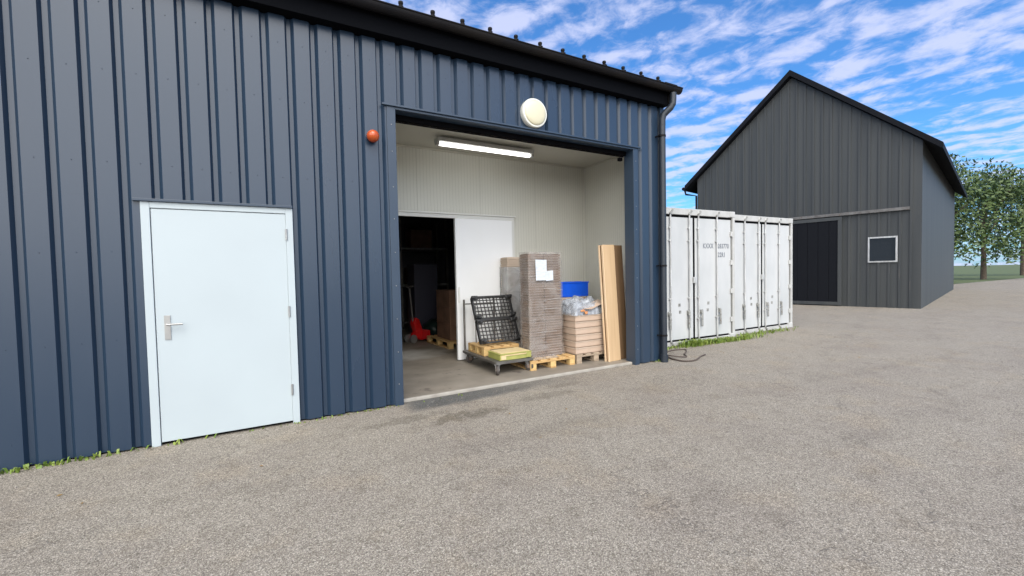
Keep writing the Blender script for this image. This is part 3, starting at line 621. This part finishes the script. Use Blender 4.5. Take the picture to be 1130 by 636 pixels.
# ------------------------------------------------------------------ containers
def text(body, size, mtx, m, name, parent):
    cu = bpy.data.curves.new(name, 'FONT'); cu.body = body; cu.size = size; cu.extrude = .0006; cu.space_character = 1.12; cu.offset = .0035
    tmp = bpy.data.objects.new(name+'_tmp', cu); C.objects.link(tmp)
    me = bpy.data.meshes.new_from_object(tmp.evaluated_get(bpy.context.evaluated_depsgraph_get()))
    bpy.data.objects.remove(tmp); me.transform(mtx @ Matrix.Diagonal((.78,1,1,1))); me.materials.clear(); me.materials.append(m)
    o = bpy.data.objects.new(name, me); C.objects.link(o); o.parent = parent; return o
def container(label, loc, rz, serial=None):
    t = thing('shipping_container', label, 'container', loc, rz, 'white shipping containers beside the warehouse')
    H0, H1, hw, dp = .0, 2.69, 1.22, 6.06
    MB().box((-hw+.1651,0,H1-.125),(hw-.1651,.12,H1)).build('header_rail', M['contrail'], t, bevel=.006)
    MB().box((-hw+.1651,0,H0+.004),(hw-.1651,.12,H0+.085)).build('door_sill', M['contrail'], t, bevel=.006)
    for sx in (-1,1):
        a0, a1 = sorted((sx*hw, sx*(hw-.07))); MB().box((a0,0,H0+.1223),(a1,.12,H1-.1183)).build('corner_post', M['contrail'], t, bevel=.006)
        a0, a1 = sorted((sx*(hw+.003), sx*(hw-.165)))
        for z in (H0+.002, H1-.118): MB().box((a0,-.006,z),(a1,.165,z+.12)).build('corner_casting', M['contrail'], t, bevel=.01)
    MB().box((-hw,dp-.12,H0),(hw,dp,H0+.13)).build('rear_sill', M['contrail'], t)
    MB().box((-hw,dp-.12,H1-.125),(hw,dp,H1)).build('rear_header', M['contrail'], t)
    bd = MB().box((-hw+.071,.039,H0+.086),(hw-.071,.085,H1-.126)); bd.build('gasket', M['gasket'], t)
    for sx in (-1,1):                                     # corrugated side walls
        pts = []; y = .121; k = 0
        while y < dp-.13:
            o_ = .036 if k % 2 else 0; pts += [(y, o_), (min(y+.075, dp-.13), o_)]; y += .105; k += 1
        m = MB(); poly = [(sx*(hw-.002-o_), yy) for yy, o_ in pts] + [(sx*(hw-.045), yy) for yy, o_ in (pts[-1], pts[0])]
        m.prism(poly, 'Z', H0+.03, H1-.03); m.build('side_wall', M['cont'], t)
    MB().box((-hw+.05,.121,H1-.06),(hw-.05,dp-.121,H1-.01)).box((-hw+.05,dp-.11,H0+.13),(hw-.05,dp-.08,H1-.126)).build('roof', M['cont'], t)
    for sx in (-1,1):
        a0, a1 = sorted((sx*.027, sx*1.132)); z0, z1 = H0+.12, H1-.172
        d = MB().box((a0,.035,z0),(a1,.074,z1))
        dd = d.build('door', M['cont'], t, bevel=.006)
        for rx in ((-.68,-.155) if sx < 0 else (.105,.66)):
            rd = MB().tube([(rx,.006,H0+.02),(rx,.006,H1-.03)], .0165, 12).build('locking_rod', M['rod'], dd)
            for z in (H0+.50, H0+.93, 2.06, 2.31): MB().box((rx-.036,-.004,z-.014),(rx+.036,.0345,z+.014)).build('rod_guide', M['rod'], dd, bevel=.003)
            for z, s in ((H1-.075,1),(H0+.06,-1)):
                MB().box((-.055,-.022,-.016),(.055,-.001,.016), Matrix.Translation((rx+.012,0,z)) @ Matrix.Rotation(-.75*s,4,'Y')).build('cam_keeper', M['worn'], dd)
            hx = rx + (.085 if sx > 0 else -.03)
            MB().box((hx-.022,-.016,.34),(hx+.022,.0,.66)).box((hx-.03,.0001,.60),(hx+.03,.0345,.68)).box((min(hx,rx)-.012,-.01,.50),(max(hx,rx)+.012,-.002,.535)).build('lock_handle', M['worn'], dd, bevel=.004)
        for (qx, qz) in ((.42,.80),(.40,.66)): MB().box((sx*qx-.03,.028,qz-.03),(sx*qx+.03,.0345,qz+.03)).build('lock_plate', M['worn'], dd, bevel=.004)
        for z in (.42,1.02,1.62,2.22): MB().box((sx*1.135-.04,.005,z-.05),(sx*1.135+.04,.0345,z+.05)).build('hinge', M['contrail'], dd, bevel=.005)
    MB().box((-.045,-.004,1.22),(.055,.0345,1.34)).build('door_seal_catch', M['rod'], t, bevel=.006)
    if serial:
        base = Matrix.Rotation(math.pi/2, 4, 'X')
        for s_, x, z, sz in serial: text(s_, sz, Matrix.Translation((x,.0335,z)) @ base, M['ink'], 'marking', t)
    return t
c1 = container('white shipping container with black door seams right beside the blue warehouse', (7.475,5.70,0), R(-2.2),
    serial=[('KXXX',.265,1.92,.135),('283770',.715,1.92,.135),('22R1',.715,1.74,.135)])
c1['label'] = 'white shipping container marked KXXX beside the downpipe of the blue warehouse'
c2 = container('white shipping container without markings, right of the marked one', (10.15,5.9,0), R(-1.0))

# ------------------------------------------------------------------ grey gabled shed behind
ga = R(-78)
SH = thing('gabled_shed', 'dark grey gabled metal shed rising behind the white containers', 'shed', (17.56,13.25,0), ga)
wd, se, k_, o_, dpt = 7.6, 5.62, .88, .50, 16      # local x runs along the gable, local y away from the yard
MB().prism([(0,0),(wd,0),(wd,se),(wd/2,se+wd/2*k_),(0,se)],'Y',0,dpt).build('wall', M['shed'], SH)
MB().prism([(-o_,se-o_*k_+.02),(wd/2,se+wd/2*k_+.02),(wd+o_,se-o_*k_+.02),(wd+o_,se-o_*k_+.22),(wd/2,se+wd/2*k_+.24),(-o_,se-o_*k_+.22)],'Y',-.25,dpt+.3).build('roof', M['shedroof'], SH)
rb = MB(); x = .3
while x < wd-.1: rb.box((x,-.03,0),(x+.07,-.0005,se+ (wd/2-abs(x+.035-wd/2))*k_-.05)); x += .28
rb.build('ribs', M['shed'], SH)
MB().tube([(-o_-.06,-.25,se-o_*k_+.08),(-o_-.06,dpt,se-o_*k_+.08)], .08, 10).build('gutter', M['shedroof'], SH)
MB().tube([(-o_-.02,-.18,se-o_*k_+.02),(-o_+.02,-.16,se-.62),(-.02,-.08,se-.74),(.0,-.08,0)], .045, 10).build('downpipe', M['shedroof'], SH)
SDR = MB()
for k in range(9): SDR.box((2.3+k*.345,-.09,.05),(2.3+k*.345+.335,-.06,3.3))
SDR = SDR.build('sliding_door', M['shedroof'], SH)
MB().box((2.25,-.115,.04),(5.45,-.0905,.16)).box((2.25,-.115,3.2),(5.45,-.0905,3.32)).box((2.25,-.115,.1605),(2.37,-.0905,3.1995)).box((5.33,-.115,.1605),(5.45,-.0905,3.1995)).build('frame', M['shed'], SDR)
MB().box((-.1+1.9,-.12,3.36),(7.3,-.035,3.46)).build('door_rail', M['steel'], SH)
for wx in (1.0, 6.2):
    wf = MB().box((wx,-.06,1.6),(wx+.8,-.031,2.5)).build('window', M['rod'], SH)
    MB().box((wx+.05,-.068,1.65),(wx+.75,-.0605,2.45)).build('pane', M['glass'], wf)

# ------------------------------------------------------------------ trees and grass
def tree(label, x, y, h, r, seed):
    rnd = random.Random(seed); t = thing('tree', label, 'tree', (x,y,0), group='trees beyond the yard')
    tr = MB().tube([(0,0,0),(.08,.05,h*.3),(-.05,.1,h*.55),(.05,0,h*.85)], [.022*h,.016*h,.010*h,.004*h], 10)
    cl_ = []
    for k in range(26):
        a_ = rnd.uniform(0,6.28); zz = rnd.uniform(.25,.95)*h; rr_ = r*math.sqrt(max(.05,1-((zz/h-.6)/.45)**2))*rnd.uniform(.3,.85)
        p = Vector((math.cos(a_)*rr_, math.sin(a_)*rr_, zz)); cl_.append((p, rnd.uniform(.28,.45)*r))
        if k < 12: tr.tube([(0,0,zz*.55),(p.x*.5,p.y*.5,zz*.8),p], [.008*h,.005*h,.002*h], 6)
    tr.build('trunk', M['bark'], t)
    m = MB()
    for p, cr in cl_:
        for _ in range(230):
            d = Vector((rnd.gauss(0,1),rnd.gauss(0,1),rnd.gauss(0,.8))).normalized()*cr*rnd.uniform(.35,1)**.5
            c = p+d; s = rnd.uniform(.07,.13)*h/6; u = Vector((rnd.gauss(0,1),rnd.gauss(0,1),rnd.gauss(0,1))).normalized(); w = u.orthogonal().normalized()
            m.bm.faces.new([m.bm.verts.new(c+u*s), m.bm.verts.new(c+w*s*.5), m.bm.verts.new(c-u*s), m.bm.verts.new(c-w*s*.5)])
    m.build('crown', M['leaf'], t)
for i, (x, y, h, r) in enumerate([(36,16,7.5,3.2),(43,13,9,3.8),(49,19,8,3.6),(57,13,10,4.2),(64,20,9,4),(75,14,11,4.6)]):
    tree(['nearest leafy tree beyond the yard, right of the grey shed','second leafy tree beyond the yard, counted from the shed','third leafy tree beyond the yard, counted from the shed','fourth leafy tree beyond the yard, counted from the shed','fifth leafy tree beyond the yard, counted from the shed','farthest leafy tree beyond the yard at the picture edge'][i], x, y, h, r, 40+i)
vg = MB(); vr = random.Random(4)
gv = [vg.bm.verts.new(v) for v in ((14,11.5,.004),(400,11.5,.004),(400,400,.004),(14,400,.004))]; vg.bm.faces.new(gv)
M['verge'] = mat('verge_grass', (.06,.09,.025), .9, var=(.11,.13,.045), vscale=2, bump=.5, bscale=20)
tag(vg.build('verge', M['verge']), kind='structure')
gr_ = MB(); rnd = random.Random(8)
def blades(cx, cy, sx, sy, n, hmax):
    for _ in range(n):
        x, y = rnd.gauss(cx, sx), rnd.gauss(cy, sy)
        if y > 5.72 + .1 and y < 6: continue
        a_ = rnd.uniform(0,6.28); h = rnd.uniform(.3,1)*hmax; w = rnd.uniform(.004,.011); ln = rnd.uniform(.3,1.1)*h
        dx, dy = math.cos(a_), math.sin(a_)
        p = [(x-dy*w,y+dx*w,0),(x+dy*w,y-dx*w,0),(x+dx*ln*.5+dy*w,y+dy*ln*.5-dx*w,h*.75),(x+dx*ln*.5-dy*w,y+dy*ln*.5+dx*w,h*.75),(x+dx*ln,y+dy*ln,h*.8)]
        v = [gr_.bm.verts.new(q_) for q_ in p]; gr_.bm.faces.new((v[0],v[1],v[2],v[3])); gr_.bm.faces.new((v[3],v[2],v[4]))
blades(7.25,5.60,.16,.06,420,.15); blades(7.6,5.57,.22,.06,300,.12); blades(8.1,5.55,.22,.06,420,.11); blades(8.7,5.5,.3,.07,300,.10); blades(6.75,5.60,.22,.05,90,.07); blades(9.8,5.7,.6,.08,260,.1)
tag(gr_.build('grass', M['grass']), 'tufts of yellow green grass growing along the foot of the white container', 'grass', kind='stuff')

gr_ = MB()
blades(5.62,4.93,.10,.02,40,.05); blades(.9,4.93,.5,.015,60,.03); blades(-1.8,4.92,.6,.02,160,.06)
tag(gr_.build('weeds', M['grass']), 'tiny weeds growing along the foot of the blue warehouse wall', 'weeds', kind='stuff')
gt = MB(); rnd = random.Random(21)
for k in range(700):
    if rnd.random() < .55: x, y = rnd.uniform(-3,5.8), YF-.01-abs(rnd.gauss(0,.12))
    else: x, y = rnd.uniform(-3,16), rnd.uniform(1.2,5)
    if 1.4 < x < 5 and y > 4.9: continue
    r = rnd.uniform(.003,.008); m4 = Matrix.Translation((x,y,r*.5)) @ Matrix.Rotation(rnd.uniform(0,3),4,'Z') @ Matrix.Diagonal((r*rnd.uniform(.8,1.5),r,r*.7,1))
    bmesh.ops.create_icosphere(gt.bm, subdivisions=1, radius=1, matrix=m4)
tag(gt.build('grit', M['grit']), 'loose grit and small stones scattered on the asphalt yard', 'grit', kind='stuff')
lv = MB()
for k in range(70):
    x, y = (rnd.uniform(5.9,9.5), rnd.uniform(4.7,5.6)) if k % 2 else (rnd.uniform(-3,14), rnd.uniform(3.2,4.85))
    m4 = Matrix.Translation((x,y,.008)) @ Matrix.Rotation(rnd.uniform(0,6),4,'Z') @ Matrix.Rotation(rnd.uniform(-.4,.4),4,'X'); q_ = rnd.uniform(.012,.024)
    lv.bm.faces.new([lv.bm.verts.new(m4 @ Vector(v)) for v in ((-q_,0,0),(0,-q_*.5,.003),(q_,0,.002),(0,q_*.5,.004))])
tag(lv.build('leaf_litter', M['litter']), 'few dry fallen leaves scattered on the asphalt by the warehouse and containers', 'leaves', kind='stuff')

# ------------------------------------------------------------------ cable on the asphalt
def smooth_pts(P, n=6):
    out = []; P = [Vector(p) for p in P]
    for i in range(len(P)-1):
        p0, p1, p2, p3 = P[max(i-1,0)], P[i], P[i+1], P[min(i+2,len(P)-1)]
        for k in range(n):
            t = k/n; out.append(.5*((2*p1)+(p2-p0)*t+(2*p0-5*p1+4*p2-p3)*t*t+(3*p1-p0-3*p2+p3)*t**3))
    return out+[P[-1]]
A_ = [(5.70,5.22),(5.89,5.07),(5.84,4.89),(5.85,4.68),(6.06,4.63),(6.37,4.77),(6.59,4.84)]
B_ = [(5.76,5.2),(5.92,5.09),(5.99,4.95),(6.18,4.9),(6.35,5.08),(6.48,5.15),(6.73,5.36),(6.46,5.44),(6.2,5.38),(6.0,5.5)]
tag(MB().tube(smooth_pts([(x,y,.016) for x,y in A_]), .013, 8).build('cable', M['cable'], smooth=True), 'dark cable end curving outwards on the asphalt at the warehouse corner', 'cable', 'cables at the warehouse corner')
tag(MB().tube(smooth_pts([(x,y,.014+(.02 if 0<i<3 else 0)) for i,(x,y) in enumerate(B_)]), .011, 8).build('cable', M['cable'], smooth=True), 'dark looped cable lying between the warehouse corner and the container', 'cable', 'cables at the warehouse corner')

# ------------------------------------------------------------------ world, sun, camera
SUN_AZ, SUN_EL = R(-105), R(50)                     # azimuth from +X: behind the camera, slightly left
sd = Vector((math.cos(SUN_EL)*math.cos(SUN_AZ), math.cos(SUN_EL)*math.sin(SUN_AZ), math.sin(SUN_EL)))
w = bpy.data.worlds.new('World'); scene.world = w; w.use_nodes = True
n, l = w.node_tree.nodes, w.node_tree.links
bgn = n['Background']; bgn.inputs['Strength'].default_value = .13
sky = n.new('ShaderNodeTexSky'); sky.sky_type = 'NISHITA'; sky.sun_disc = False; sky.sun_elevation = SUN_EL
sky.sun_rotation = math.atan2(sd.x, sd.y); sky.dust_density = .6; sky.air_density = 1.0; sky.ozone_density = 2.5
tc = n.new('ShaderNodeTexCoord'); sp = n.new('ShaderNodeSeparateXYZ'); l.new(tc.outputs['Generated'], sp.inputs[0])
def mth(op, a, b=None):
    x = n.new('ShaderNodeMath'); x.operation = op
    for k, v in enumerate((a, b)):
        if v is None: continue
        if isinstance(v, (int, float)): x.inputs[k].default_value = v
        else: l.new(v, x.inputs[k])
    return x.outputs[0]
zc = mth('ADD', mth('MAXIMUM', sp.outputs[2], 0), .06)
U_, V_ = mth('DIVIDE', sp.outputs[0], zc), mth('DIVIDE', sp.outputs[1], zc)
az = R(103); ca, sa = math.cos(az), math.sin(az)
along = mth('ADD', mth('MULTIPLY', U_, ca), mth('MULTIPLY', V_, sa))
across = mth('SUBTRACT', mth('MULTIPLY', U_, sa), mth('MULTIPLY', V_, ca))
def cnoise(fa, fc, scale, det, rough, dist, off=0):
    c_ = n.new('ShaderNodeCombineXYZ'); l.new(mth('MULTIPLY', along, fa), c_.inputs[0]); l.new(mth('MULTIPLY', across, fc), c_.inputs[1]); c_.inputs[2].default_value = off
    z_ = n.new('ShaderNodeTexNoise'); z_.inputs['Scale'].default_value = scale; z_.inputs['Detail'].default_value = det; z_.inputs['Roughness'].default_value = rough; z_.inputs['Distortion'].default_value = dist
    l.new(c_.outputs[0], z_.inputs['Vector']); return z_.outputs['Fac']
n1 = cnoise(2.4, 2.4, 2.6, 6, .62, .4); n2 = cnoise(.8, .9, .9, 3, .5, 0, 3.1); n3 = cnoise(1, 1.1, 10, 4, .6, .3, 7)
ph = mth('ADD', mth('MULTIPLY', across, 25), mth('MULTIPLY', cnoise(1.2, 1, 1.8, 2, .5, 0, 5), 12))
rip = mth('MULTIPLY', mth('SINE', ph), mth('MULTIPLY', n2, .18))
cm = mth('ADD', mth('ADD', mth('ADD', n1, rip), mth('MULTIPLY', mth('SUBTRACT', n2, .5), .55)), mth('MULTIPLY', mth('SUBTRACT', n3, .5), .30))
mr = n.new('ShaderNodeMapRange'); mr.interpolation_type = 'SMOOTHSTEP'; l.new(cm, mr.inputs[0]); mr.inputs['From Min'].default_value = .35; mr.inputs['From Max'].default_value = .70
hz = n.new('ShaderNodeMapRange'); l.new(sp.outputs[2], hz.inputs[0]); hz.inputs['From Min'].default_value = 0; hz.inputs['From Max'].default_value = .12
tint = n.new('ShaderNodeMix'); tint.data_type = 'RGBA'; tint.blend_type = 'MULTIPLY'; tint.inputs['Factor'].default_value = 1
l.new(sky.outputs[0], tint.inputs['A']); tint.inputs['B'].default_value = (.46,.93,1.36,1)
# unseen bright cloud bank behind the camera (towards -Y), added to light the facade
bd_ = n.new('ShaderNodeVectorMath'); bd_.operation = 'DOT_PRODUCT'; l.new(tc.outputs['Generated'], bd_.inputs[0]); bd_.inputs[1].default_value = Vector((-.42,-.72,.55)).normalized()
bank = n.new('ShaderNodeMapRange'); bank.interpolation_type = 'SMOOTHSTEP'; l.new(bd_.outputs['Value'], bank.inputs[0]); bank.inputs['From Min'].default_value = .35; bank.inputs['From Max'].default_value = .9
cf = mth('MAXIMUM', mth('MULTIPLY', mr.outputs[0], .80), bank.outputs[0])
cc = n.new('ShaderNodeMix'); cc.data_type = 'RGBA'; l.new(bank.outputs[0], cc.inputs['Factor']); cc.inputs['A'].default_value = (4.6,4.9,6.6,1); cc.inputs['B'].default_value = (21,20.6,20,1)
mix = n.new('ShaderNodeMix'); mix.data_type = 'RGBA'; l.new(cf, mix.inputs['Factor']); l.new(tint.outputs['Result'], mix.inputs['A']); l.new(cc.outputs['Result'], mix.inputs['B'])
l.new(mix.outputs['Result'], bgn.inputs['Color'])
sl = bpy.data.lights.new('sun', 'SUN'); sl.energy = 1.3; sl.angle = R(32); sl.color = (1,.965,.91)
so = bpy.data.objects.new('sun', sl); C.objects.link(so); so.rotation_euler = sd.to_track_quat('Z', 'Y').to_euler()

F_ = Vector((0.49515685,0.86810237,-0.0348995)); I_ = Vector((0.8680769,-0.49598599,-0.02098566)); J_ = Vector((0.03552737,0.01990425,0.99917047))
cam = bpy.data.cameras.new('camera'); co = bpy.data.objects.new('camera', cam); C.objects.link(co)
mt = Matrix.Identity(4)
for r_ in range(3): mt[r_][0], mt[r_][1], mt[r_][2] = I_[r_], J_[r_], -F_[r_]
mt.translation = (0,0,1.5); co.matrix_world = mt
cam.sensor_width = 36; cam.sensor_fit = 'HORIZONTAL'; cam.lens = 36*478/1130; cam.clip_start = .05; cam.clip_end = 2000
scene.camera = co
vs_ = scene.view_settings; vs_.view_transform = 'Standard'; vs_.look = 'None'; vs_.exposure = .35; vs_.gamma = 1
